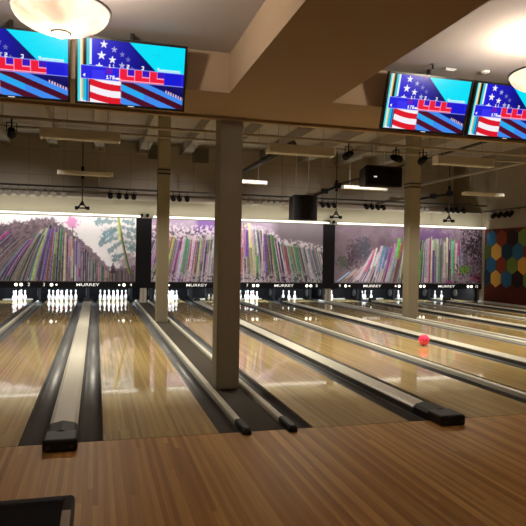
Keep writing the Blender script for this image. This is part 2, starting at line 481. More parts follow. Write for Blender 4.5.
for x, say in ((1.60, 'small tan panel behind the left pillars between lanes 4 and 5'), (8.60, 'small tan panel between the far pillar gap and lane 8 pins')):
    o = MB().box(x-.10, x+.13, 21.50, 21.56, .0, .515, .008).build('access_panel', M['tan'])
    MB().box(x+.0, x+.02, 21.490, 21.502, .03, .49).build('panel_seam', M['cap_side'], o)
    tag(o, say, 'panel', 'tan panels under the dividers')
tag(MB().box(XL+.02, XR-.02, 23.34, 23.36, -.1, .95).build('pit_curtain', M['matte_black']), 'long black pit curtain hanging behind all the pins', 'curtain')
PLANK_SAY = {1: 'at the left wall', 2: 'under the leaning slats of the mural', 3: 'at the full rack left of the beige capping', 4: 'at the full rack right of the beige capping', 5: 'beside the slim far pillar', 6: 'behind the lowered sweep board',
             7: 'at the bright cluster of pins', 8: 'at the trio under the middle mural', 9: 'at the pair left of a leaning pin', 10: 'at the leaning pin', 11: 'at the single pin by the far pillar', 12: 'nearest the hexagon wall'}
for k in LANES:
    o = MB().box(LANES[k][0]+.02, LANES[k][1]-.02, 23.19, 23.245, .0, .028, .004).build('tail_plank', M['plank'])
    tag(o, 'thin white tail plank behind the pins, '+PLANK_SAY[k], 'plank', 'tail planks')

# pins
PIN_PROF = [(0, .0), (.0258, .0), (.0285, .006), (.036, .057), (.0565, .114), (.0598, .127), (.0605, .1143+.02), (.0600, .149), (.0500, .184), (.0315, .2286), (.0240, .254), (.0230, .262),
            (.0245, .276), (.0300, .308), (.0323, .343), (.0315, .352), (.0265, .368), (.0150, .379), (0, .381)]
PIN_PROF = [(0, .0), (.0258, .0), (.0285, .006), (.0360, .040), (.0495, .080), (.0585, .108), (.0605, .120), (.0590, .138), (.0500, .172), (.0350, .214), (.0255, .244), (.0230, .258),
            (.0240, .276), (.0290, .306), (.0323, .336), (.0315, .350), (.0265, .366), (.0150, .378), (0, .381)]
def make_pin():
    root = MB().lathe(PIN_PROF, 20).build('bowling_pin', M['pin'])
    for z, r in ((.248, .0262), (.268, .0250)):
        MB().lathe([(r-.003, z-.006), (r, z-.006), (r, z+.006), (r-.003, z+.006)], 20).build('stripe', M['pinred'], root)
    return root
SPOTS = {1: (0, 0), 2: (-.1524, .264), 3: (.1524, .264), 4: (-.3048, .528), 5: (0, .528), 6: (.3048, .528), 7: (-.4572, .792), 8: (-.1524, .792), 9: (.1524, .792), 10: (.4572, .792)}
RACKS = {2: (1, 3, 5, 6, 9), 3: tuple(range(1, 11)), 4: tuple(range(1, 11)), 5: (1, 2, 3, 4, 5, 7, 8, 9, 6), 7: (7, 4, 8, 2, 5, 1), 8: (7, 4, 2), 9: (7, 4), 10: (7, 4), 11: (7,), 12: (7, 4)}
PIN_SAY = {2: 'white bowling pin left standing under the glowing number 2', 3: 'white bowling pin in the full rack left of the beige capping', 4: 'white bowling pin in the full rack right of the beige capping',
           5: 'white bowling pin seen beside the slim left-hand far pillar', 7: 'white bowling pin in the bright cluster just right of the nearest pillar',
           8: 'white bowling pin in the loose trio under the middle mural', 9: 'white bowling pin of the pair left standing under number 9', 10: 'white upright bowling pin beside a leaning pin',
           11: 'single white bowling pin left of the right-hand far pillar', 12: 'white bowling pin of the pair nearest the hexagon wall'}
proto = None
for k, ids in RACKS.items():
    for n in ids:
        if proto is None: proto = make_pin(); o = proto
        else: o = copy_tree(proto)
        o.location = (LC[k]+SPOTS[n][0], PINY+SPOTS[n][1]+(.12 if k > 8 else 0), .001)
        o.rotation_euler = (0, 0, random.random()*6)
        tag(o, PIN_SAY[k], 'bowling pin', 'pins on lane %d' % k)
o = copy_tree(proto); o.location = (LC[10]-.60, PINY+.72, .004); o.rotation_euler = (0, math.radians(-13), 0)
tag(o, 'white bowling pin leaning over to the left beside two upright pins', 'bowling pin', 'pins on lane 10')
# lowered sweep on lane 6
o = empty('sweep_board', (LC[6], 21.75, .02), 'lowered black pinsetter sweep board with white markings right of the slim pillar', 'sweep board')
MB().box(-.50, .50, 0, .03, .02, .30, .01).build('board', M['black'], o)
b = MB()
for i in range(5):
    b.lathe([(0, 0), (.022, .0), (.05, .07), (.02, .15), (.028, .19), (0, .21)], 12, (-.36+i*.14, -.012, .05), Matrix.Diagonal((1, .12, 1)))
b.build('marking', M['white'], o)
for s in (-1, 1): MB().box(s*.48-.02, s*.48+.02, .03, .07, .20, .55).build('arm', M['dark_metal'], o)

# pink ball
r = .109
bx, by = 6.20, 10.42
ball = empty('bowling_ball', (bx, by, 0), 'hot pink bowling ball rolling on the lane in front of a wide grey capping', 'bowling ball')
b = MB(); bmesh.ops.create_uvsphere(b.bm, u_segments=40, v_segments=24, radius=r)
for f in b.bm.faces: f.smooth = True
for v in b.bm.verts: v.co.z += r+.001
shell = b.build('shell', M['ball'], ball)
for az, el in ((100, 52), (118, 52), (109, 33)):
    a, e = math.radians(az), math.radians(el)
    d = Vector((math.cos(a)*math.cos(e), math.sin(a)*math.cos(e), math.sin(e)))
    c = Vector((0, 0, r+.001))
    MB().tube(c+d*(r-.004), c+d*(r+.0006), .0125, n=14).build('finger_hole', M['hole'], ball)

# ------------------------------------------------------------------ murals (flat prints, painted as one colour field each)
def srgb(c): 
    c = np.asarray(c, float)/255.
    return np.where(c <= .04045, c/12.92, ((c+.055)/1.055)**2.4)
def vnoise(X, Y, sx, sy, seed):
    rg = np.random.RandomState(seed)
    gx, gy = int(math.ceil(sx))+2, int(math.ceil(sy))+2
    g = rg.rand(gy, gx)
    fx, fy = np.clip(X, 0, 1)*sx, np.clip(Y, 0, 1)*sy
    ix, iy = fx.astype(int), fy.astype(int)
    tx, ty = fx-ix, fy-iy
    tx = tx*tx*(3-2*tx); ty = ty*ty*(3-2*ty)
    return (g[iy, ix]*(1-tx)+g[iy, ix+1]*tx)*(1-ty)+(g[iy+1, ix]*(1-tx)+g[iy+1, ix+1]*tx)*ty
def fbm(X, Y, sx, sy, seed):
    return .5*vnoise(X, Y, sx, sy, seed)+.3*vnoise(X, Y, sx*2.1, sy*2.1, seed+1)+.2*vnoise(X, Y, sx*4.3, sy*4.3, seed+2)
def grid_object(name, w, h, nx, ny, img, mtl, parent=None):
    """flat printed sheet in local x (width), z (height)"""
    xs = np.linspace(-w/2, w/2, nx); zs = np.linspace(0, h, ny)
    XX, ZZ = np.meshgrid(xs, zs)
    co = np.stack([XX, np.zeros_like(XX), ZZ], -1).reshape(-1, 3)
    me = bpy.data.meshes.new(name)
    idx = np.arange(nx*ny).reshape(ny, nx)
    q = np.stack([idx[:-1, :-1], idx[:-1, 1:], idx[1:, 1:], idx[1:, :-1]], -1).reshape(-1, 4)
    me.from_pydata(co.tolist(), [], q.tolist())
    ca = me.color_attributes.new('print', 'FLOAT_COLOR', 'POINT')
    c4 = np.ones((nx*ny, 4)); c4[:, :3] = img.reshape(-1, 3)
    ca.data.foreach_set('color', c4.ravel())
    me.materials.append(mtl)
    o = bpy.data.objects.new(name, me); COL.objects.link(o)
    if parent is not None: o.parent = parent
    return o
def over(img, col, a):
    return img*(1-a[..., None])+np.asarray(col)*a[..., None]
def strip(img, X, Y, x0, tilt, wd, top, bot, c1, c2=None, split=.5, curve=0., alpha=.92, n=None):
    """one upright coloured slat; x0 is its foot, leaning by tilt up to its top"""
    t = np.clip((Y-bot)/(max(top-bot, .01)), 0, 1)
    cx = x0 + tilt*(Y-bot) + curve*t*t
    d = np.abs(X-cx)
    m = np.clip((wd*.5-d)/.0022+.5, 0, 1)*np.clip((top-Y)/.02+.5, 0, 1)*np.clip((Y-bot)/.03+.5, 0, 1)
    col = np.broadcast_to(srgb(c1), img.shape).copy()
    if c2 is not None:
        col = np.where((t < split)[..., None], srgb(c2), col)
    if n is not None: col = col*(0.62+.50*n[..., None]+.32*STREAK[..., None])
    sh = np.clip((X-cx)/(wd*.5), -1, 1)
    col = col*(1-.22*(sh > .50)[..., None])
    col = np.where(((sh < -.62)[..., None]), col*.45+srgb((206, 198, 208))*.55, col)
    return img*(1-m[..., None]*alpha)+col*m[..., None]*alpha
NX, NY = 420, 130
gu, gv = np.meshgrid(np.linspace(0, 1, NX), np.linspace(0, 1, NY))

STREAK = vnoise(gu, gv, 330, 9, 77)
PAL = [(150, 128, 160), (126, 86, 150), (160, 88, 150), (92, 140, 98), (186, 182, 180), (205, 190, 205), (132, 82, 76), (88, 126, 122), (180, 120, 96), (70, 66, 72),
       (176, 190, 126), (160, 150, 158), (196, 170, 190), (120, 118, 120), (104, 92, 130)]
def mural_left():
    # whole print spans X -5.14 .. 1.337 ; u=.318 is the left edge of the photograph
    rg = random.Random(11)
    X, Y = gu, gv
    n1 = fbm(X, Y, 30, 10, 3); n2 = fbm(X, Y, 90, 30, 9)
    sky = srgb((232, 228, 236))*(1-.10*n1[..., None])
    img = np.broadcast_to(sky, X.shape+(3,)).copy()
    # haze of pinkish trees behind the slats on the left
    xs = (X-.318)/.682
    ridge = np.interp(xs, [-.5, 0, .15, .30, .38, .45, .55, .65, .72, .80, .9, 1.0], [.80, .84, .90, .97, .93, .84, .72, .52, .36, .19, .20, .26])
    edge = ridge+.10*(n1-.5)+.12*(n2-.5)
    a = np.clip((edge-Y)/.03+.5, 0, 1)
    hill = srgb((128, 112, 122))*(.30+1.35*n2[..., None])
    img = img*(1-a[..., None])+hill*a[..., None]
    # pink crowned tree
    d = np.hypot((xs-.515)/.05, (Y-.90)/.10); a = np.clip((1.05-d+1.3*(n2-.5))/.4, 0, 1)*.85
    img = over(img, srgb((206, 136, 186)), a)
    img = strip(img, xs, Y, .518, 0, .006, .84, .55, (120, 80, 110))
    # slats with fanned lean
    x = -.48
    k = 0
    while x < .83:
        wd = rg.uniform(.011, .026)
        top = float(np.interp(x, [-.5, 0, .12, .25, .40, .48, .58, .66, .74, .82], [.62, .66, .75, .82, .80, .72, .56, .38, .22, .15]))+rg.uniform(-.06, .05)
        lean = float(np.interp(x, [-.5, 0, .1, .25, .4, .5, .9], [.30, .24, .17, .09, .02, .0, -.01]))
        cv = float(np.interp(x, [-.5, 0, .12, .3, .5], [.10, .08, .05, .01, 0]))
        c = rg.choice(PAL)
        g = .30*sum(c)/3
        c = tuple(int(.72*q+g*.80) for q in c)
        dark = .84 if x < .1 else (1.0 if x < .55 else .74)
        c = tuple(int(q*dark*rg.uniform(.72, 1.15)) for q in c)
        c2 = tuple(int(q*.72) for q in c) if rg.random() < .35 else None
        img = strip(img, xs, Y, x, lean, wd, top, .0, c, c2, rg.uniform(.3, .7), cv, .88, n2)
        x += wd*rg.uniform(.8, 1.25); k += 1
    # accents seen in the print
    for (x0, ln, wd, tp, bt, c, cv) in ((.0, .45, .03, .74, .62, (186, 70, 160), .0), (.03, .22, .016, .62, .05, (98, 58, 140), .05), (.06, .22, .014, .64, .08, (170, 84, 160), .05),
                                     (.13, .16, .022, .72, .0, (58, 74, 66), .04), (.20, .12, .016, .7, .05, (88, 100, 84), .03), (.26, .10, .016, .80, .05, (108, 74, 150), .02),
                                     (.30, .08, .02, .80, .02, (116, 76, 158), .01), (.50, .0, .012, .66, .36, (206, 118, 76), 0), (.545, 0, .02, .62, .25, (112, 62, 158), 0),
                                     (.575, 0, .012, .60, .0, (150, 110, 170), 0), (.47, .0, .012, .7, .0, (170, 160, 130), 0), (.52, .0, .014, .5, .05, (190, 186, 170), 0), (.57, 0, .02, .2, .06, (150, 40, 120), 0)):
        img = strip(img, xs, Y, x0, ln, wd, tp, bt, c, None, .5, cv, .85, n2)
    # low dark fence to the right
    for i in range(16):
        x0 = .82+i*.0115
        img = strip(img, xs, Y, x0, 0, .0095, .17+.03*rg.random(), 0, rg.choice([(66, 52, 58), (96, 78, 78), (50, 42, 46), (120, 100, 96)]), None, .5, 0, .95)
    # grey violet brush on the right
    d = np.hypot((xs-.95)/.10, (Y-.30)/.16); a = np.clip((1-d+1.5*(n2-.5))/.4, 0, 1)*.7
    img = over(img, srgb((138, 118, 134)), a)
    # small dark conifer
    w = np.clip((.36-Y)/.24, 0, 1)*.028
    a = np.clip((w-np.abs(xs-.825)+.02*(n2-.5))/.006, 0, 1)*(Y > .13)*.9
    img = over(img, srgb((72, 46, 66)), a)
    # tall pine with teal boughs
    for (bx, bz, ex, ez) in ((.86, .96, .70, .92), (.87, .88, .75, .74), (.875, .84, .74, .66), (.885, .72, .73, .60), (.90, .62, .80, .50), (.87, .95, .97, .93), (.88, .86, .99, .80), (.89, .74, 1.0, .70), (.90, .64, .985, .56), (.91, .55, 1.0, .48), (.92, .42, .83, .36)):
        t = np.clip(((xs-bx)*(ex-bx)+(Y-bz)*(ez-bz)*.1)/((ex-bx)**2+(ez-bz)**2*.1), 0, 1)
        d = np.hypot(xs-(bx+t*(ex-bx)), (Y-(bz+t*(ez-bz)))*.34)
        a = np.clip((.010+.010*t-d+.045*(n2-.5))/.008, 0, 1)*.75
        img = over(img, srgb((104, 142, 148)), a)
    d = np.hypot((xs-.80)/.08, (Y-.72)/.09); a = np.clip((1-d+1.6*(n2-.5))/.5, 0, 1)*.4
    img = over(img, srgb((132, 176, 190)), a)
    cx = .862+(.98-Y)*.085+.03*np.clip(.98-Y, 0, 1)**2
    a = np.clip((.009+.005*(1-Y)-np.abs(xs-cx))/.004, 0, 1)*(Y > .12)
    img = over(img, srgb((140, 152, 92)), a*.95)
    a = np.clip((.006-np.abs(xs-cx-.005))/.003, 0, 1)*(Y > .12)
    img = over(img, srgb((62, 66, 50)), a*.85)
    a = np.clip((.02-np.abs(xs-.868)+.02*(n2-.5))/.01, 0, 1)*np.clip((Y-.6)/.1, 0, 1)*.5
    img = over(img, srgb((206, 214, 130)), a)
    return np.clip(.36*(np.clip(img, .004, 1)/.36)**1.22, 0.008, .9)
def top_line(X):
    return np.interp(X, [0, .3, .5, .6, .68, .75, .85, 1], [.72, .72, .90, .90, .84, .68, .66, .58])
def mural_middle():
    rg = random.Random(23)
    X, Y = gu, gv
    n1 = fbm(X, Y, 26, 9, 31); n2 = fbm(X, Y, 100, 34, 37)
    c0 = srgb((196, 182, 200)); c1 = srgb((146, 118, 160)); c2 = srgb((150, 142, 146))
    img = c0*(1-n1[..., None]*.5)+c1*(n1[..., None]*.5)
    img = over(img, srgb((134, 92, 172)), np.clip((.09-np.abs(X-.30)+.06*(n1-.5))/.04, 0, 1)*np.clip((Y-.76)/.08, 0, 1)*.8)
    img = over(img, srgb((206, 140, 196)), np.clip((.05-np.abs(X-.05)+.06*(n1-.5))/.04, 0, 1)*np.clip((Y-.7)/.1, 0, 1)*.55)
    img = over(img, srgb((126, 118, 124)), np.clip((X-.67)/.06, 0, 1)*.9)
    # bright scribbly brush along the skyline
    a = np.clip((n2-.50)/.06, 0, 1)*np.clip((.16-np.abs(Y-.80))/.08, 0, 1)*(X < .36)
    img = over(img, srgb((236, 226, 236)), a*.8)
    a = np.clip((.44-n2)/.05, 0, 1)*np.clip((.10-np.abs(Y-.77))/.05, 0, 1)*(X < .36)
    img = over(img, srgb((92, 78, 104)), a*.7)
    base = srgb((132, 122, 132))*(.4+1.1*n2[..., None])
    top = np.interp(X, [0, .3, .5, .6, .68, .75, .85, 1], [.70, .72, .93, .95, .85, .66, .66, .58])
    a = np.clip((top-.03+.05*(n1-.5)-Y)/.02, 0, 1)
    img = img*(1-a[..., None])+base*a[..., None]
    x = -.06
    while x < 1.03:
        wd = rg.uniform(.009, .020)
        top = float(np.interp(x, [0, .3, .5, .6, .68, .75, .85, 1], [.72, .72, .92, .94, .86, .68, .68, .56]))+rg.uniform(-.05, .05)
        lean = float(np.interp(x, [0, .12, .3, .5, .65, .8, 1], [.11, .06, .03, -.01, -.05, -.08, -.10]))
        c = rg.choice(PAL + [(180, 170, 180), (206, 198, 206), (150, 136, 160)])
        g = sum(c)/3
        c = tuple(int(min(255, (.62*q+.42*g)*rg.uniform(.75, 1.2))) for q in c)
        if x > .66: c = tuple(int(q*.82) for q in c)
        c2 = rg.choice([None, None, tuple(int(q*.7) for q in c), (178, 164, 176), rg.choice(PAL)])
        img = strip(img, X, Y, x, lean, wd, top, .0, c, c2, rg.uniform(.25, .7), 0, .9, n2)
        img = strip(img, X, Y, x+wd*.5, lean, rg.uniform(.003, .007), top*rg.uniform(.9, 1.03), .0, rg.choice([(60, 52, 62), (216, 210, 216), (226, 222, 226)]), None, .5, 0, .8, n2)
        x += wd*rg.uniform(.85, 1.3)
    # accents: (foot, lean, width, top, bottom, colour)
    for (x0, ln, wd, tp, bt, c) in ((.085, .07, .012, .74, .2, (196, 204, 120)), (.075, .06, .011, .42, .2, (110, 200, 96)), (.015, .11, .013, .72, .3, (98, 98, 156)), (.05, .10, .010, .74, .1, (196, 120, 110)),
                                    (.118, .07, .013, .72, .12, (160, 74, 160)), (.165, .05, .016, .74, .1, (96, 170, 110)), (.185, .04, .012, .72, .1, (110, 160, 150)), (.235, .03, .010, .70, .1, (176, 104, 90)),
                                    (.255, .03, .010, .72, .1, (190, 206, 150)), (.285, .03, .012, .60, .0, (92, 60, 130)), (.145, .05, .008, .72, .1, (214, 200, 220)), (.21, .03, .008, .7, .1, (220, 206, 222)),
                                    (.535, .0, .018, .92, .42, (116, 70, 172)), (.505, .0, .018, .58, .1, (164, 104, 104)), (.580, .0, .013, .62, .1, (190, 206, 140)), (.600, .0, .016, .45, .05, (110, 170, 104)),
                                    (.520, 0, .010, .9, .5, (186, 130, 170)), (.640, -.02, .012, .66, .35, (150, 84, 80)), (.660, -.03, .018, .82, .1, (132, 96, 176)), (.725, -.06, .022, .80, .05, (88, 140, 84)),
                                    (.80, -.07, .024, .62, .05, (150, 84, 88)), (.868, -.08, .026, .66, .05, (100, 146, 104)), (.90, -.08, .014, .62, 0, (92, 84, 92)), (.925, -.09, .016, .62, 0, (150, 140, 154)),
                                    (.96, -.10, .02, .60, .05, (120, 138, 170)), (.63, 0, .009, .9, .1, (220, 210, 222)), (.695, -.04, .010, .84, .1, (60, 56, 64)), (.765, -.06, .012, .7, 0, (52, 48, 54))):
        img = strip(img, X, Y, x0, ln, wd, tp, bt, c, None, .5, 0, .88, n2)
    a = np.clip((n2-.46)/.05, 0, 1)*np.clip((.07-np.abs(Y-top_line(X)))/.04, 0, 1)
    img = over(img, srgb((226, 216, 226)), a*.75)
    # pale brush at the foot
    a = np.clip((n2-.47)/.06, 0, 1)*np.clip((.22-Y)/.12, 0, 1)
    img = over(img, srgb((190, 176, 190)), a*.6)
    a = np.clip((.40-n2)/.05, 0, 1)*np.clip((.22-Y)/.1, 0, 1)
    img = over(img, srgb((70, 52, 76)), a*.7)
    return np.clip(.36*(np.clip(img, .004, 1)/.36)**1.22, 0.008, .9)
def mural_right():
    rg = random.Random(5)
    X, Y = gu, gv
    n1 = fbm(X, Y, 26, 9, 51); n2 = fbm(X, Y, 100, 34, 57)
    img = srgb((136, 120, 132))*(1-.15*Y[..., None]*(X < .5)[..., None])
    img = img*(.80+.4*n1[..., None])
    # dark smoky conifers
    for cx, cz, rx, rz, c in ((.13, .52, .06, .24, (78, 66, 80)), (.19, .62, .05, .22, (76, 84, 98)), (.06, .36, .06, .14, (76, 92, 66)), (.10, .42, .04, .16, (78, 58, 74)), (.30, .68, .03, .1, (120, 96, 120)), (.40, .82, .06, .14, (150, 130, 152)), (.47, .84, .05, .14, (156, 132, 156)), (.62, .86, .2, .2, (112, 80, 132))):
        d = np.hypot((X-cx)/rx, (Y-cz)/rz); a = np.clip((1-d+1.8*(n2-.5))/.5, 0, 1)*.75
        img = over(img, srgb(c), a)
    top = np.interp(X, [0, .1, .2, .3, .45, .55, .8, .86, 1], [.10, .22, .46, .64, .68, .80, .80, .7, .6])
    a = np.clip((top-.05+.06*(n1-.5)-Y)/.02, 0, 1)
    base = srgb((138, 126, 134))*(.4+1.1*n2[..., None])
    img = img*(1-a[..., None])+base*a[..., None]
    x = .02
    while x < .86:
        wd = rg.uniform(.010, .021)
        top = float(np.interp(x, [0, .1, .2, .3, .45, .55, .8, .88], [.14, .30, .58, .66, .70, .82, .80, .72]))+rg.uniform(-.05, .04)
        lean = float(np.interp(x, [0, .1, .2, .3, .45, .55, .85], [.5, .30, .16, .10, .06, .02, -.02]))
        c = rg.choice(PAL+[(206, 196, 206), (190, 200, 190), (180, 170, 180)])
        g = sum(c)/3
        c = tuple(int(min(255, (.62*q+.42*g)*rg.uniform(.8, 1.2))) for q in c)
        c2 = rg.choice([None, tuple(int(q*.75) for q in c), rg.choice(PAL)])
        img = strip(img, X, Y, x, lean, wd, top, .02, c, c2, rg.uniform(.25, .6), 0, .9, n2)
        img = strip(img, X, Y, x+wd*.5, lean, rg.uniform(.003, .007), top*rg.uniform(.9, 1.03), .02, rg.choice([(58, 50, 60), (206, 200, 206), (222, 216, 222)]), None, .5, 0, .8, n2)
        x += wd*rg.uniform(.85, 1.25)
    for (x0, ln, wd, tp, bt, c) in ((.15, .2, .022, .58, .05, (206, 190, 204)), (.20, .16, .018, .60, .2, (200, 110, 150)), (.235, .10, .012, .62, .25, (236, 226, 236)), (.26, .08, .016, .66, .1, (206, 190, 210)),
                                    (.285, .08, .016, .66, .2, (104, 160, 190)), (.31, .07, .014, .64, .25, (104, 130, 186)), (.335, .06, .018, .62, .2, (150, 104, 170)), (.405, .05, .022, .80, .45, (120, 200, 84)),
                                    (.43, .04, .010, .72, .1, (200, 206, 180)), (.56, .01, .02, .6, .05, (110, 160, 96)), (.60, .01, .014, .80, .1, (150, 170, 190)), (.63, 0, .014, .78, .02, (160, 74, 150)), (.655, 0, .016, .6, .0, (92, 66, 140)),
                                    (.685, 0, .016, .80, .02, (170, 190, 170)), (.705, 0, .014, .7, .02, (84, 130, 80)), (.735, 0, .016, .76, .1, (206, 190, 190)), (.765, 0, .014, .62, .02, (74, 50, 56)), (.79, 0, .018, .78, .05, (120, 200, 150)), (.815, 0, .012, .75, .2, (220, 206, 220)), (.83, 0, .016, .78, .5, (190, 84, 150))):
        img = strip(img, X, Y, x0, ln, wd, tp, bt, c, None, .5, 0, .9, n2)
    # dark thicket with blossom on the right
    a = np.clip((X-.845+.06*(n1-.5))/.02, 0, 1)*np.clip(.6+1.2*(Y-.35)+1.0*(n1-.4), 0, 1)
    img = over(img, srgb((52, 40, 50)), a*.9)
    n4 = fbm(X, Y, 60, 24, 91)
    a = np.clip((n4-.50)/.10, 0, 1)*np.clip((X-.84)/.03, 0, 1)*np.clip((Y-.05)/.1, 0, 1)
    img = over(img, srgb((128, 112, 126)), a*.6)
    a = np.clip((vnoise(X, Y, 150, 50, 93)-.66)/.08, 0, 1)*np.clip((X-.80)/.05, 0, 1)
    img = over(img, srgb((176, 158, 176)), a*.6)
    for i in range(9):
        x0 = .855+i*.011
        img = strip(img, X, Y, x0, -.02, .006, .62-.02*i, .32, rg.choice([(190, 180, 196), (150, 150, 190), (170, 110, 150), (120, 110, 130)]), None, .5, 0, .75, n2)
    d = np.hypot((X-.875)/.05, (Y-.25)/.09); a = np.clip((1-d+1.4*(n2-.5))/.4, 0, 1)
    img = over(img, srgb((112, 150, 64)), a*.9)
    for cx, cz, rx, rz, c in ((.82, .08, .06, .10, (150, 140, 146)), (.90, .10, .05, .10, (150, 138, 148)), (.97, .10, .05, .08, (150, 76, 106)), (.95, .28, .04, .1, (130, 116, 130)), (.77, .03, .03, .06, (150, 84, 140))):
        d = np.hypot((X-cx)/rx, (Y-cz)/rz); a = np.clip((1-d+1.8*(n2-.5))/.4, 0, 1)*.85
        img = over(img, srgb(c), a)
    a = np.clip((.42-n2)/.05, 0, 1)*(X > .80)*(Y < .4)
    img = over(img, srgb((30, 24, 28)), a*.8)
    return np.clip(.36*(np.clip(img, .004, 1)/.36)**1.22, 0.008, .9)
M['print'] = vcol('mural_print', .55)
for (x0, x1, fn, say) in ((-5.14, 1.337, mural_left, 'wide wall mural of leaning grey and violet slats with a pine tree'),
                          (1.871, 8.349, mural_middle, 'wide wall mural of bright coloured slats behind the brown pillars'),
                          (8.830, 15.379, mural_right, 'wide wall mural of slats with dark blossom bushes beside the hexagon wall')):
    root = empty('wall_mural', ((x0+x1)/2, 21.46, .742), say, 'mural', 'murals above the pins')
    w = x1-x0
    MB().box(-w/2, w/2, .0, .04, 0, 2.23).build('backing_board', M['cap_side'], root)
    g = grid_object('print', w-.01, 2.222, NX, NY, fn(), M['print'], root); g.location = (0, -.004, .004)

# light strips along the top of the murals
for (x0, x1, say) in ((-5.2, 1.45, 'bright white tube light along the top of the pine tree mural'), (1.90, 8.46, 'bright white tube light along the top of the middle mural'), (8.82, 15.33, 'bright white tube light along the top of the right-hand mural')):
    root = empty('strip_light', ((x0+x1)/2, 21.16, 3.02), say, 'strip light', 'tube lights above the murals')
    w = (x1-x0)/2
    MB().tube((-w, 0, 0), (w, 0, 0), .030, n=12).build('tube', M['tube'], root)
    b = MB()
    n = 6
    for i in range(n+1):
        x = -w+.04+i*(2*w-.08)/n
        b.box(x-.012, x+.012, .02, .42, -.008, .008)
    b.build('bracket', M['grey_metal'], root)

# hexagon wall
def hexwall():
    cols = {'blue': (38, 84, 116), 'navy': (20, 44, 60), 'rust': (112, 46, 28), 'yellow': (190, 146, 66), 'green': (92, 112, 48), 'black': (34, 20, 22), 'orange': (196, 138, 62), 'olive': (70, 84, 44)}
    ms = []; ix = {}
    for i, (k, c) in enumerate(cols.items()):
        m = paint('felt_'+k, tuple(srgb(c)*1.4), .08, .9, 20., .3); ms.append(m); ix[k] = i
    bg = paint('hexagon_backing', tuple(srgb((84, 30, 20))*1.05), .1, .9)
    root = empty('hexagon_wall_art', (XR-.002, 20.0, .02), 'wall art of blue, yellow, green, black and rust hexagons on dark red', 'wall art')
    y0, y1 = 9.0, 21.26
    MB().box(-.02, 0, y0-20, y1-20, 0, 2.96).build('backing_panel', bg, root)
    R = .355; w = R*math.sqrt(3)
    rows = {2.60: ['blue', 'rust', 'black', 'green', 'blue', 'yellow', 'navy', 'rust'], 2.06: ['olive', 'yellow', 'navy', 'blue', 'rust', 'green', 'yellow', 'black'],
            1.53: ['blue', 'rust', 'green', 'orange', 'navy', 'blue', 'black', 'yellow'], .99: ['navy', 'yellow', 'blue', 'black', 'green', 'rust', 'blue', 'orange'], }
    b = MB()
    for r, (z, seq) in enumerate(rows.items()):
        ystart = 20.83 if r % 2 == 0 else 21.15
        for j in range(18):
            yc = ystart-j*(w+.02)
            if yc-w/2 < y0: break
            top = 2.955
            pts = []
            for q in range(6):
                a = math.pi/6+q*math.pi/3
                pts.append((min(yc+R*.985*math.cos(a), y1-.002), z+R*.985*math.sin(a)))
            b.mi = ix[seq[j % 8]]
            n0 = len(b.bm.faces)
            A = [b.bm.verts.new((-.034, y-20, zz-.02)) for y, zz in pts]
            B = [b.bm.verts.new((-.0195, y-20, zz-.02)) for y, zz in pts]
            b.bm.faces.new(A)
            for q in range(6):
                b.bm.faces.new((A[q], A[(q+1) % 6], B[(q+1) % 6], B[q]))
            b._mark(n0)
    b.build('hexagon_tile', ms, root)
hexwall()

# ------------------------------------------------------------------ overhead: track pipe, fixtures, spots, speakers
def pipe(name, p, q, r, say, hang=None, mtl='grey_metal', grp=None, z_top=None):
    c = (Vector(p)+Vector(q))/2
    root = empty(name, c, say, 'pipe', grp)
    MB().tube(Vector(p)-c, Vector(q)-c, r, n=12).build('pipe', M[mtl], root)
    if hang:
        for x, y in hang:
            MB().tube((x-c.x, y-c.y, 0), (x-c.x, y-c.y, (z_top or DZ)-c.z), .008, n=8).build('hanger_rod', M['grey_metal'], root)
    return root
hx = [-4.8+i*1.62*2 for i in range(6)]
M['pipe_paint'] = mat('pipe_paint', (.36, .31, .25), .6)
pipe('track_pipe', (XL+.05, 9.975, 3.77), (XR-.05, 9.975, 3.77), .026, 'upper long horizontal pipe in front of the high ceiling', [(x, 9.975) for x in hx], 'pipe_paint', 'long overhead pipes', 5.62)
pipe('track_pipe', (XL+.05, 10.25, 3.685), (XR-.05, 10.25, 3.685), .020, 'lower thin horizontal pipe just under the upper long pipe', [(x+.1, 10.25) for x in hx], 'pipe_paint', 'long overhead pipes', 5.62)
pipe('lighting_pipe', (XL+.05, 21.15, 3.93), (XR-.05, 21.15, 3.93), .032, 'long dark pipe carrying the rows of small spotlights above the murals', [(-4.8+i*1.62, 21.15) for i in range(13) if -4.8+i*1.62 < 15.3], 'dark_metal', 'long overhead pipes', 5.62)
pipe('conduit', (4.82, 14.6, 4.6), (4.82, 21.5, 4.6), .085, 'thick dark duct running back toward the wall above the hung speaker', [(4.82, 15), (4.82, 18), (4.82, 21)], 'dark_metal', 'conduits along the lanes', DZ)
pipe('conduit', (12.06, 11.5, 4.6), (12.06, 21.5, 4.6), .05, 'pale thin duct running back at the right above the light fixtures', [(12.06, 12.5), (12.06, 16), (12.06, 20)], 'pipe_paint', 'conduits along the lanes', DZ)
pipe('conduit', (9.6, 11.5, 4.75), (9.6, 23.5, 4.75), .035, 'thin dark conduit left of the pale duct near the right-hand far pillar', [(9.6, 12.5), (9.6, 16), (9.6, 20)], 'dark_metal', 'conduits along the lanes', DZ)

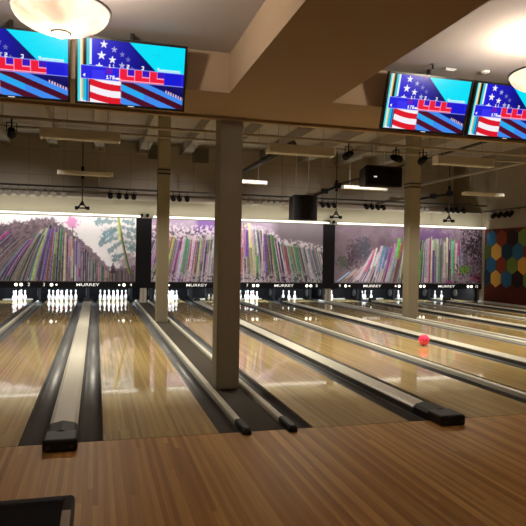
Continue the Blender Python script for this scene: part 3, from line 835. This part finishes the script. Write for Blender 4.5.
def fixture(x, y, z, say, length=1.2, H=.145):
    root = empty('lane_light', (x, y, z), say, 'light fixture', 'linear light fixtures above the lanes')
    l = length/2
    b = MB()
    b.box(-l, l, -.10, .10, .05, H, .006)
    b.box(-l, l, -.10, -.085, -.01, .06); b.box(-l, l, .085, .10, -.01, .06)
    b.build('housing', M['housing'], root)
    MB().box(-l+.03, l-.03, -.08, .08, .030, .049).build('diffuser', M['diffuser'], root)
    for s in (-1, 1):
        MB().box(min(s*l, s*(l+.02)), max(s*l, s*(l+.02)), -.10, .10, -.015, H, .004).build('end_plate', M['white'], root)
    for s in (-1, 1): MB().tube((s*.42, 0, H-.005), (s*.42, 0, DZ-z if y > 11 else 5.9-z), .006, n=8).build('hanger_rod', M['grey_metal'], root)
    return root
FX = [-.27, 3.48, 6.80, 10.43, 13.75]
WHERE = ['above the beige capping', 'behind the nearest pillar', 'between the hung speakers and the screens', 'above the lanes right of the far pillar', 'near the hexagon wall']
for x, w in zip(FX[:3], ('above the beige capping, behind the left screens', 'just right of the nearest pillar', 'under the two right-hand screens')):
    fixture(x, 10.115, 3.52, 'pale linear light box in the nearer row, '+w)
for x, w in zip(FX[3:], ('fourth', 'fifth')): fixture(x, 10.115, 3.52, 'added unseen pale linear light box in the nearer row, %s from left' % w)  # unseen boxes, added for more even light on the lanes
fixture(FX[4], 14.55, 3.52, 'added unseen thin pale linear light box in the farther row, fifth from left', 1.2, .075)  # unseen as well, added to even out the lane light
for x, w in zip(FX[:4], ('above the beige capping', 'partly behind the nearest pillar', 'between wide speaker and mural', 'right of far pillar')):
    fixture(x, 14.55, 3.52, 'thin pale linear light box in the farther row, '+w, 1.2, .075)

def spot(loc, aim, say, group, L_=.17, r=.055, hang=.10, mtl='matte_black', clamp=True):
    """can spotlight on a yoke; loc is the clamp point on the pipe"""
    root = empty('track_spotlight', loc, say, 'spotlight', group)
    d = (Vector(aim)-Vector(loc)).normalized()
    c = Vector((0, 0, -hang))
    MB().tube((0, 0, 0), (0, 0, -hang+.02), .012, n=8).build('stem', M[mtl], root)
    b = MB()
    a = c-d*L_*.5; e = c+d*L_*.5
    b.tube(a, a+d*L_*.25, r*.55, r*.9, 14); b.tube(a+d*L_*.25, e, r*.9, r, 14)
    b.build('can', M[mtl], root)
    if clamp:
        side = d.cross(Vector((0, 0, 1))).normalized()
        y = MB()
        for s in (-1, 1): y.tube(c+side*s*(r+.008), c+side*s*(r+.008)+Vector((0, 0, hang*.7)), .007, n=6)
        y.tube(c+side*(r+.008)+Vector((0, 0, hang*.7)), c-side*(r+.008)+Vector((0, 0, hang*.7)), .007, n=6)
        y.build('yoke', M[mtl], root)
    return root
ORD = ['first', 'second', 'third', 'fourth']
ROWS = [('A', [-3.02, -2.76, -2.49, -2.22], 'grey_can', 'at the far left over the mural'), ('B', [-1.90, -1.65, -1.39, -1.08], 'grey_can', 'over the middle of the pine tree mural'),
        ('C', [.43, .72, .97, 1.22], 'matte_black', 'over the pine tree'), ('D', [2.57, 2.79, 3.06], 'matte_black', 'between the slim and the nearest pillar'),
        ('E', [5.10, 5.36], 'grey_can', 'just right of the nearest pillar'), ('F', [5.89, 6.12, 6.35, 6.58], 'grey_can', 'just left of the square speaker'),
        ('G', [8.16, 8.40, 8.64], 'matte_black', 'just right of the square speaker'), ('H', [9.97, 10.20, 10.45, 10.68], 'matte_black', 'left of the right-hand far pillar'),
        ('J', [12.34, 12.55], 'grey_can', 'just right of the far pillar'), ('K', [13.51, 13.73, 13.96, 14.24], 'matte_black', 'over the dark blossom bushes')]
for g, xs, mt, say in ROWS:
    colr = 'black' if mt == 'matte_black' else 'grey'
    for i, x in enumerate(xs):
        spot((x, 21.15, 3.897), (x-.3+random.random()*.3, 17.8, 2.2), 'small %s spotlight, %s in the row %s' % (colr, ORD[i], say), 'spotlights '+say, .26, .085, .19, mt)
for i, y in enumerate((20.35, 20.00, 19.64, 19.36)):
    spot((15.12, y, 3.664), (12, y-1, 1.5), 'small black spotlight, %s in the row above the hexagons' % ORD[i], 'spotlights above the hexagons', .26, .09, .16)
pipe('lighting_pipe', (15.12, 16.5, 3.69), (15.12, 21.1, 3.69), .025, 'short dark pipe along the side wall above the hexagons', None, 'dark_metal', 'long overhead pipes')
b = MB()
for y in (17.2, 19.2, 20.8): b.box(15.12, XR-.001, y-.015, y+.015, 3.675, 3.705)
b.build('wall_bracket', M['dark_metal'], bpy.data.objects['lighting_pipe.001']).location = -bpy.data.objects['lighting_pipe.001'].location
# nearer spotlights on the long pipe, aimed at the murals
NEAR = [((-1.29, 9.975, 3.743), (-2.6, 21.4, 1.4), 'hanging black spotlight at the far left under the screens'), ((4.34, 9.975, 3.743), (2.6, 21.4, 1.4), 'hanging black spotlight left of the wide speaker'),
        ((5.28, 9.975, 3.743), (8.0, 21.4, 1.6), 'dark spotlight turned sideways just above and right of the wide speaker'), ((5.84, 9.975, 3.743), (7.6, 21.4, 1.5), 'hanging black spotlight angled beside the right-hand far pillar'),
        ((11.6, 9.975, 3.743), (12.2, 21.4, 1.4), 'added unseen black spotlight over the lanes by the hexagon wall')]  # last one is unseen, added to light the right mural past the pillar
for loc, aim, say in NEAR:
    s = spot(loc, aim if 'sideways' not in say else (7.2, 10.6, 3.5), say, 'spotlights on the nearer pipe', .23, .066, .20)

def speaker(name, x0, x1, y0, y1, z0, z1, say, wires, top):
    c = ((x0+x1)/2, (y0+y1)/2, z0)
    root = empty(name, c, say, 'speaker', 'hung speakers')
    w, d, h = (x1-x0)/2, (y1-y0)/2, z1-z0
    b = MB()
    # wedge cabinet, wider at the front
    fr = -d
    vs = [(-w, fr, 0), (w, fr, 0), (w*.8, d, .03), (-w*.8, d, .03), (-w, fr, h), (w, fr, h), (w*.8, d, h-.03), (-w*.8, d, h-.03)]
    V = [b.bm.verts.new(v) for v in vs]
    for f in ((0, 1, 2, 3), (4, 7, 6, 5), (0, 4, 5, 1), (1, 5, 6, 2), (2, 6, 7, 3), (3, 7, 4, 0)): b.bm.faces.new([V[i] for i in f])
    bmesh.ops.bevel(b.bm, geom=b.bm.edges[:], offset=.012, segments=2, affect='EDGES')
    b.build('cabinet', M['speaker'], root)
    MB().box(-w+.035, w-.035, fr-.012, fr+.0, .035, h-.035, .008).build('grille', M['matte_black'], root)
    for wx in wires:
        MB().tube((wx, 0, h-.01), (wx*.9, 0, top-z0), .007, n=8).build('hanger_wire', M['white'], root)
    return root
sp = speaker('hung_speaker', 4.60, 5.33, 9.80, 10.24, 2.985, 3.355, 'wide black speaker hung from the long pipe near the right-hand screens', (-.12, .12), 3.745)
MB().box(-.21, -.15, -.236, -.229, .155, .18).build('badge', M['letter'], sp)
sp = speaker('hung_speaker', 4.745, 5.40, 14.3, 14.85, 2.63, 3.27, 'square black speaker hung on two wires in front of the middle mural', (-.18, .18), 4.52)
MB().tube((-.18, 0, 1.88), (.18, 0, 1.88), .015, n=8).build('hanger_bar', M['grey_metal'], sp)

def bracket(x, y, z0, z1, arm, say, w=.17):
    root = empty('hanging_bracket', (x, y, z0), say, 'hanging bracket', 'hanging brackets above the lanes')
    MB().tube((0, 0, .10), (0, 0, z1-z0), .018, n=8).build('rod', M['dark_metal'], root)
    MB().box(-.045, .045, -.045, .045, .95, 1.35, .02).build('sleeve', M['matte_black'], root)
    b = MB()
    for s in (-1, 1): b.tube((0, 0, .24), (s*.12, 0, .03), .022, n=8)
    b.tube((-.07, 0, .12), (.07, 0, .12), .020, n=8)
    b.build('frame', M['matte_black'], root)
    MB().tube((-w, 0, .02), (w, 0, .02), .024, n=8).build('crossbar', M['matte_black'], root)
    for s in (-1, 1): MB().box(s*w-.055, s*w+.055, -.05, .05, -.03, .075, .012).build('pod', M['matte_black'], root)
    if arm:
        a, q = Vector(arm[0])-Vector((x, y, z0)), Vector(arm[1])-Vector((x, y, z0))
        ar = MB().tube(a, q, .042, n=10)
        ar.build('arm', M['matte_black'], root)
        for t in (.42, .93):
            c = a.lerp(q, t)
            MB().box(c.x-.11, c.x+.11, c.y-.07, c.y+.07, c.z-.08, c.z+.10, .015).build('clamp', M['matte_black'], root)
    return root
bracket(-.46, 20.0, 3.13, 5.62, None, 'small black A shaped bracket on a rod over the pine tree mural')
bracket(8.26, 20.0, 3.14, 5.62, ((7.40, 20, 3.88), (8.39, 20, 4.32)), 'black bracket with slanting clamp arm right of the square speaker')
bracket(12.86, 20.0, 3.16, 5.62, ((11.6, 20, 3.96), (12.97, 20, 4.23)), 'black bracket with slanting clamp arm right of the far pillar')

# vents high on the back wall
def vent(x0, x1, z0, z1, say):
    root = empty('wall_vent', ((x0+x1)/2, 23.6, z0), say, 'vent', 'dark vents on the upper wall')
    w, h = (x1-x0)/2, z1-z0
    b = MB()
    b.box(-w, w, -.03, -.001, 0, .03); b.box(-w, w, -.03, -.001, h-.03, h); b.box(-w, -w+.03, -.03, -.001, 0, h); b.box(w-.03, w, -.03, -.001, 0, h)
    b.build('frame', M['vent_grey'], root)
    b = MB()
    n = 9
    for i in range(n):
        x = -w+.05+i*(2*w-.1)/(n-1)
        b.box(x-.012, x+.012, -.025, -.006, .03, h-.03)
    b.box(-w+.03, w-.03, -.006, -.001, .03, h-.03)
    b.build('louvre', M['vent_grey'], root)
vent(1.86, 2.23, 5.42, 5.94, 'dark wall vent just left of the slim far pillar')
vent(3.60, 4.25, 5.38, 5.97, 'dark wall vent between the slim pillar and the nearest pillar')

# ------------------------------------------------------------------ television screens
def tv_image():
    nx, ny = 260, 150
    s, t = np.meshgrid(np.linspace(0, 1, nx), np.linspace(1, 0, ny))   # t 0 at the top; row 0 is the bottom
    def C(r, g, b): return srgb((r, g, b))
    img = np.zeros((ny, nx, 3))
    k = np.clip((s-.12)/.55, 0, 1)[..., None]
    img[:] = C(34, 30, 216)*(1-k)+C(10, 12, 96)*k
    # cyan sky beyond the diagonal
    d = s-(.47+(t*.62))
    img = over(img, C(0, 226, 250), np.clip(d/.006+.5, 0, 1)*(t < .52))
    def poly_star(cx, cy, r, c, a=1.):
        nonlocal img
        ang = np.arctan2(s-cx, -(t-cy)*.5625); rad = np.hypot(s-cx, (t-cy)*.5625)
        m5 = np.mod(ang+math.pi/5, 2*math.pi/5)-math.pi/5
        lim = r*.40/np.cos(math.pi/5-np.abs(m5))*1.0
        lim = r*(.38+.62*np.clip(1-np.abs(m5)/(math.pi/5), 0, 1)**1.6)
        img = over(img, c, np.clip((lim-rad)/.006+.5, 0, 1)*a)
    W = C(250, 248, 255)
    for cx, cy, r, a in ((.235, .07, .042, 1), (.215, .245, .048, 1), (.195, .42, .042, 1), (.315, .30, .042, .95), (.330, .135, .034, .45), (.405, .375, .036, .5), (.405, .20, .03, .22), (.46, .27, .03, .15), (.50, .42, .03, .2)):
        poly_star(cx, cy, r*.85, W, a)
    # lower flag stripes: wavy red and white on the left, maroon and blue on the right
    wave = (t-.61-.22*np.clip(s-.08, 0, 1)-.03*np.sin((s-.1)*9))/.105
    low = t > .60
    red = (np.mod(wave, 2) < 1)
    left = np.where(red[..., None], C(222, 26, 44), C(246, 240, 248))
    wr = (t-.58-.62*(s-.38))/.105
    right = np.where((np.mod(wr+.3, 2) < 1)[..., None], C(84, 16, 44), C(64, 140, 240))
    right = np.where((wr < -1.1)[..., None], C(22, 18, 110), right)
    right = right*(1-.35*np.clip((s-.4)/.6, 0, 1)[..., None]*(np.mod(wr+.3, 2) < 1)[..., None])
    mixk = np.clip((s-.40)/.012+.5, 0, 1)[..., None]
    lowimg = left*(1-mixk)+right*mixk
    img = np.where(low[..., None], lowimg, img)
    a = ((np.mod(wr+.3, 2) >= 1) & (t > .6) & (s > .4) & (np.abs(wr-1.0) < .6) & (s < .62))
    img = over(img, C(0, 190, 240), a*.55)
    a = (s > .83) & (t > .63) & (np.abs(wr+1.25) < .22) & (np.mod(s*40, 1) < .6)
    img = over(img, C(240, 200, 220), a*.8)
    # left colour bars
    for x0, x1, c, t0, t1 in ((0, .022, (60, 220, 230), 0, 1), (.022, .038, (240, 236, 220), 0, 1), (.038, .05, (230, 190, 90), 0, .95), (.05, .078, (20, 18, 30), 0, .44), (.05, .10, (30, 190, 220), .62, .98),
                              (.078, .108, (60, 200, 215), 0, .42), (.108, .126, (235, 245, 255), 0, .40), (.08, .095, (20, 90, 200), .62, 1), (.10, .112, (120, 20, 50), .66, 1)):
        img = over(img, C(*c), ((s >= x0) & (s < x1) & (t >= t0) & (t < t1))*1.)
    # score band
    band = (t > .42) & (t < .625)
    img = np.where((band & (s > .03))[..., None], C(36, 34, 226), img)
    img = over(img, C(104, 26, 190), (band & (s > .255) & (s < .32) & (t < .53))*1.)
    img = over(img, C(70, 60, 250), (band & (s > .13) & (s < .25) & (t > .48))*.6)
    for i in range(3):
        x0 = .385+i*.142
        img = over(img, C(240, 28, 60), (band & (s > x0) & (s < x0+.138))*1.)
        img = over(img, C(60, 20, 190), (band & (s > x0+.072) & (s < x0+.138) & (t < .525))*1.)
        img = over(img, C(250, 150, 190), (band & (np.abs(s-x0) < .004))*1.)
        img = over(img, C(250, 150, 190), (band & (s > x0+.07) & (s < x0+.14) & (np.abs(t-.53) < .007))*1.)
        img = over(img, C(250, 150, 190), (band & (np.abs(s-x0-.072) < .003) & (t < .53))*1.)
    img = over(img, C(24, 26, 214), (band & (s > .815) & (s < .975))*1.)
    img = over(img, C(150, 160, 255), ((np.abs(t-.42) < .006) | (np.abs(t-.625) < .006))*(s > .03)*.7)
    img = over(img, C(250, 190, 210), ((np.abs(t-.61) < .007) & (s > .38) & (s < .81))*.9)
    # white figures over the band
    GL = {'1': ['010', '110', '010', '010', '111'], '2': ['111', '001', '111', '100', '111'], '3': ['111', '001', '011', '001', '111'], '4': ['101', '101', '111', '001', '001'], '5': ['111', '100', '111', '001', '111'], '8': ['111', '101', '111', '101', '111'], '7': ['111', '001', '010', '010', '010'], '0': ['111', '101', '101', '101', '111']}
    def glyph(ch, x, y, px):
        nonlocal img
        for r_, row in enumerate(GL[ch]):
            for c_, on in enumerate(row):
                if on == '1':
                    a = (s >= x+c_*px) & (s < x+(c_+1)*px) & (t >= y+r_*px*1.6) & (t < y+(r_+1)*px*1.6)
                    img = over(img, W, a*1.)
    glyph('2', .450, .355, .008); glyph('3', .590, .355, .007); glyph('4', .738, .355, .007)
    glyph('1', .282, .37, .007); glyph('1', .318, .365, .007)
    for i, ch in enumerate('178'): glyph(ch, .262+i*.028, .55, .007)
    a = (np.abs(t-.59)*1.4+np.abs(s-.365)*.8 < .028); img = over(img, W, a*1.)
    a = ((s-.045) > np.abs(t-.575)*.8) & (s < .066); img = over(img, W, a*1.)
    for i in range(14):
        x0 = .765+i*.0145
        a = (s > x0) & (s < x0+.0105) & (t > .37) & (t < .41) & (np.mod((t*97+i*3).astype(int), 3) < 2); img = over(img, W, a*.9)
    return np.clip(img, 0, 1)
M['screen'] = vcol('screen_picture', .25, 1.0)
TW, TH = 1.06, .63
def make_tv():
    root = empty('wall_screen', (0, 0, 0), 'x', 'screen')
    b = MB()
    b.box(-TW/2, TW/2, 0, .05, 0, TH, .006)
    b.build('casing', M['bezel'], root)
    fr = MB()
    bz = .022
    fr.box(-TW/2, TW/2, -.012, .002, 0, bz); fr.box(-TW/2, TW/2, -.012, .002, TH-bz, TH); fr.box(-TW/2, -TW/2+bz, -.012, .002, bz, TH-bz); fr.box(TW/2-bz, TW/2, -.012, .002, bz, TH-bz)
    fr.build('bezel', M['bezel'], root)
    g = grid_object('display', TW-2*bz, TH-2*bz, 260, 150, tv_image(), M['screen'], root); g.location = (0, -.004, bz)
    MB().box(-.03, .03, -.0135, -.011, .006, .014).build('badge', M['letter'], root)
    MB().box(-.25, .25, .05, .075, .20, .46, .004).build('mount_plate', M['dark_metal'], root)
    MB().tube((0, .07, .40), (0, .10, TH+.07), .022, n=12).build('mount_arm', M['dark_metal'], root)
    return root
tilt = math.atan2(.2, .6)
T0 = make_tv()
TVS = [(-.795, 'flag screen at the far left behind the bowl lamp'), (.310, 'flag screen right of the bowl lamp, left of the ceiling beam'), (3.600, 'flag screen nearer the ceiling beam in the right-hand pair'), (4.700, 'flag screen at the far right beside the second bowl lamp')]
for i, (x, say) in enumerate(TVS):
    o = T0 if i == 0 else copy_tree(T0)
    o.location = (x, 6.13 if i < 2 else 6.18, 3.146); o.rotation_euler = (tilt, 0, 0)
    tag(o, 'black framed '+say, 'screen', 'overhead score screens')

# ------------------------------------------------------------------ bowl lamps over the approach
def bowl_lamp(x, y, say):
    root = empty('bowl_lamp', (x, y, 3.265), say, 'ceiling lamp', 'alabaster bowl lamps')
    R = .345; h = .165
    prof = [(0, .028)]
    outer = []
    for i in range(13):
        a = (i/12)*math.pi/2
        outer.append((R*math.sin(a), .03+h*(1-math.cos(a))))
    inner = [(r_*.965, z+.012) for r_, z in reversed(outer[1:])] 
    b = MB().lathe(outer, 40)
    b.build('bowl', M['bowl'], root)
    MB().lathe([(R+.012, .197), (R+.017, .200), (R+.017, .208), (R+.012, .211), (R+.012, .197)], 40).build('rim_band', M['dark_metal'], root)
    MB().lathe([(0, -.006), (.035, -.002), (.062, .012), (.066, .026), (.050, .040), (0, .042)], 24).build('finial', M['finial'], root)
    MB().lathe([(.066, .024), (.074, .027), (.074, .034), (.06, .040)], 24).build('finial_ring', M['grey_metal'], root)
    b = MB()
    b.tube((0, 0, .05), (0, 0, CZ-3.265), .012, n=10)
    b.build('stem', M['grey_metal'], root)
    MB().lathe([(0, CZ-3.265-.05), (.03, CZ-3.265-.048), (.075, CZ-3.265-.02), (.08, CZ-3.265-.001), (0, CZ-3.265-.001)], 24).build('canopy_plate', M['grey_metal'], root)
    for k in range(3):
        a = k*2*math.pi/3+.5
        MB().lathe([(0, -.03), (.02, -.028), (.032, 0), (.02, .04), (.012, .05), (0, .05)], 14, (math.cos(a)*.13, math.sin(a)*.13, .16)).build('bulb', M['finial'], root)
    li = bpy.data.lights.new('lamp_glow', 'POINT'); li.energy = 84; li.color = (1, .88, .74); li.shadow_soft_size = .09
    lo = bpy.data.objects.new('lamp_glow', li); COL.objects.link(lo); lo.parent = root; lo.location = (0, 0, .26)
    return root
bowl_lamp(-.275, 4.66, 'marbled glass bowl lamp on the ceiling in front of the left screens')
bowl_lamp(4.125, 4.79, 'marbled glass bowl lamp at the right edge above the right screens')
# unseen lamps added to light the approach, on the same grid
bowl_lamp(8.20, 4.79, 'added unseen marbled glass bowl lamp farther right over the approach')
bowl_lamp(-.275, .2, 'added unseen marbled glass bowl lamp over the seating behind')

# small ceiling fittings
o = empty('sprinkler_head', (3.533, 5.865, CZ), 'small metal sprinkler head in the ceiling above the right screens', 'sprinkler')
MB().lathe([(0, 0), (.035, 0), (.03, -.008), (0, -.01)], 18).build('plate', M['grey_metal'], o)
MB().lathe([(0, -.01), (.01, -.01), (.01, -.045), (.022, -.05), (0, -.052)], 12).build('deflector', M['dark_metal'], o)
o = empty('ceiling_plate', (3.80, 5.95, CZ), 'small white oblong plate in the ceiling just behind the sprinkler', 'ceiling fitting', 'ceiling plates')
MB().box(-.07, .07, -.03, .03, -.014, -.001, .006).build('plate', M['white'], o)
MB().box(-.05, .05, -.012, .012, -.017, -.013).build('slot', M['letter'], o)
o = empty('smoke_detector', (4.22, 5.90, CZ), 'round smoke detector in the ceiling above the gap of the right screens', 'smoke detector')
MB().lathe([(0, -.03), (.035, -.028), (.05, -.016), (.052, -.001), (0, -.001)], 24).build('cover', M['white'], o)
MB().lathe([(.036, -.030), (.038, -.030), (.038, -.026), (.036, -.026)], 24).build('ring', M['dark_metal'], o)

# ------------------------------------------------------------------ ball return on the approach (near left)
ret = empty('ball_return', (-.285, 2.35, 0), 'black ball return hood with rounded rim standing on the approach at the lower left', 'ball return')
W_, z1 = .205, .545
M['return'] = mat('return_plastic', (.007, .005, .005), .4, spec=.2)
M['return_top'] = mat('return_tray', (.004, .003, .004), .6, spec=.1)
MB().box(-W_+.02, W_-.02, -.60, .52, .001, z1-.06, .03, 3).build('cabinet', M['return'], ret)
rim = MB()
rim.box(-W_, -W_+.045, -.62, .57, z1-.09, z1, .018, 3); rim.box(W_-.055, W_, -.62, .57, z1-.09, z1, .02, 3)
rim.box(-W_, W_, .525, .59, z1-.09, z1, .02, 3); rim.box(-W_, W_, -.64, -.58, z1-.09, z1, .02, 3)
rim.build('rim', M['return'], ret)
MB().box(-W_+.04, W_-.05, -.585, .53, z1-.08, z1-.008).build('tray', M['return_top'], ret)
MB().box(W_-.050, W_-.012, .10, .40, z1-.004, z1+.003, .002).build('side_strip', M['tan'], ret)

# ------------------------------------------------------------------ lights
def light(kind, name, loc, energy, col, aim=None, **kw):
    li = bpy.data.lights.new(name, kind); li.energy = energy; li.color = col
    for k, v in kw.items(): setattr(li, k, v)
    o = bpy.data.objects.new(name, li); COL.objects.link(o); o.location = loc
    if aim is not None:
        o.rotation_euler = (Vector(aim)-Vector(loc)).to_track_quat('-Z', 'Y').to_euler()
    return o
WARM = (1, .92, .74)
# linear fixtures: the light each pale box sends down to the lanes
for x in FX: light('AREA', 'fixture_light', (x, 10.115, 3.503), 90, WARM, (x, 10.115, 0), shape='RECTANGLE', size=1.1, size_y=.14, spread=math.radians(128))
for x in FX: light('AREA', 'fixture_light', (x, 14.55, 3.503), 70, WARM, (x, 14.55, 0), shape='RECTANGLE', size=1.1, size_y=.14, spread=math.radians(128))
# near spotlights wash the murals
for loc, aim, say in NEAR:
    l0 = Vector(loc)+Vector((0, 0, -.17)); d = (Vector(aim)-l0).normalized()
    if 'sideways' in say: continue
    light('SPOT', 'spotlight_beam', l0+d*.14, 2150, (1, .94, .88), aim, spot_size=math.radians(36), spot_blend=.7, shadow_soft_size=.05)
# pin deck lamps behind the masking boards
for k in LANES:
    light('AREA', 'pin_lamp', (LC[k], 21.75, .70), 34, (.78, .91, 1), (LC[k], 22.5, .1), shape='RECTANGLE', size=.9, size_y=.06)

for x0, x1 in ((-5.2, 1.60), (1.86, 8.62), (8.80, 15.33)):  # added unseen area lights, boosting the tubes' wash on fascia and murals
    light('AREA', 'strip_fill', ((x0+x1)/2, 21.12, 3.06), 17, (1, .97, .86), ((x0+x1)/2, 21.62, 3.5), shape='RECTANGLE', size=x1-x0, size_y=.04)
    light('AREA', 'strip_fill', ((x0+x1)/2, 21.12, 2.985), 14, (1, .97, .90), ((x0+x1)/2, 21.45, 2.3), shape='RECTANGLE', size=x1-x0, size_y=.04)
w = bpy.data.worlds.new('World'); S.world = w; w.use_nodes = True
w.node_tree.nodes['Background'].inputs[0].default_value = (1, .80, .60, 1)
w.node_tree.nodes['Background'].inputs[1].default_value = .10

# ------------------------------------------------------------------ camera
cd = bpy.data.cameras.new('Camera'); cam = bpy.data.objects.new('Camera', cd); COL.objects.link(cam)
f_px = 598.4545; yaw, pitch, roll = .2717, -.0092, .0175
cd.sensor_width = 36; cd.lens = f_px/526*36; cd.clip_start = .05
fw = Vector((math.sin(yaw)*math.cos(pitch), math.cos(yaw)*math.cos(pitch), math.sin(pitch)))
rt = Vector((math.cos(yaw), -math.sin(yaw), 0)); up = rt.cross(fw)
r2 = rt*math.cos(roll)+up*math.sin(roll); u2 = up*math.cos(roll)-rt*math.sin(roll)
mw = Matrix.Identity(4)
for i in range(3):
    mw[i][0] = r2[i]; mw[i][1] = u2[i]; mw[i][2] = -fw[i]
mw[0][3], mw[1][3], mw[2][3] = 0, 0, 1.6711
cam.matrix_world = mw
S.camera = cam
S.view_settings.view_transform = 'Standard'; S.view_settings.look = 'None'
S.view_settings.exposure = 0.0; S.view_settings.gamma = 1; S.view_settings.use_curve_mapping = False
S.cycles.use_denoising = True
S.cycles.max_bounces = 8
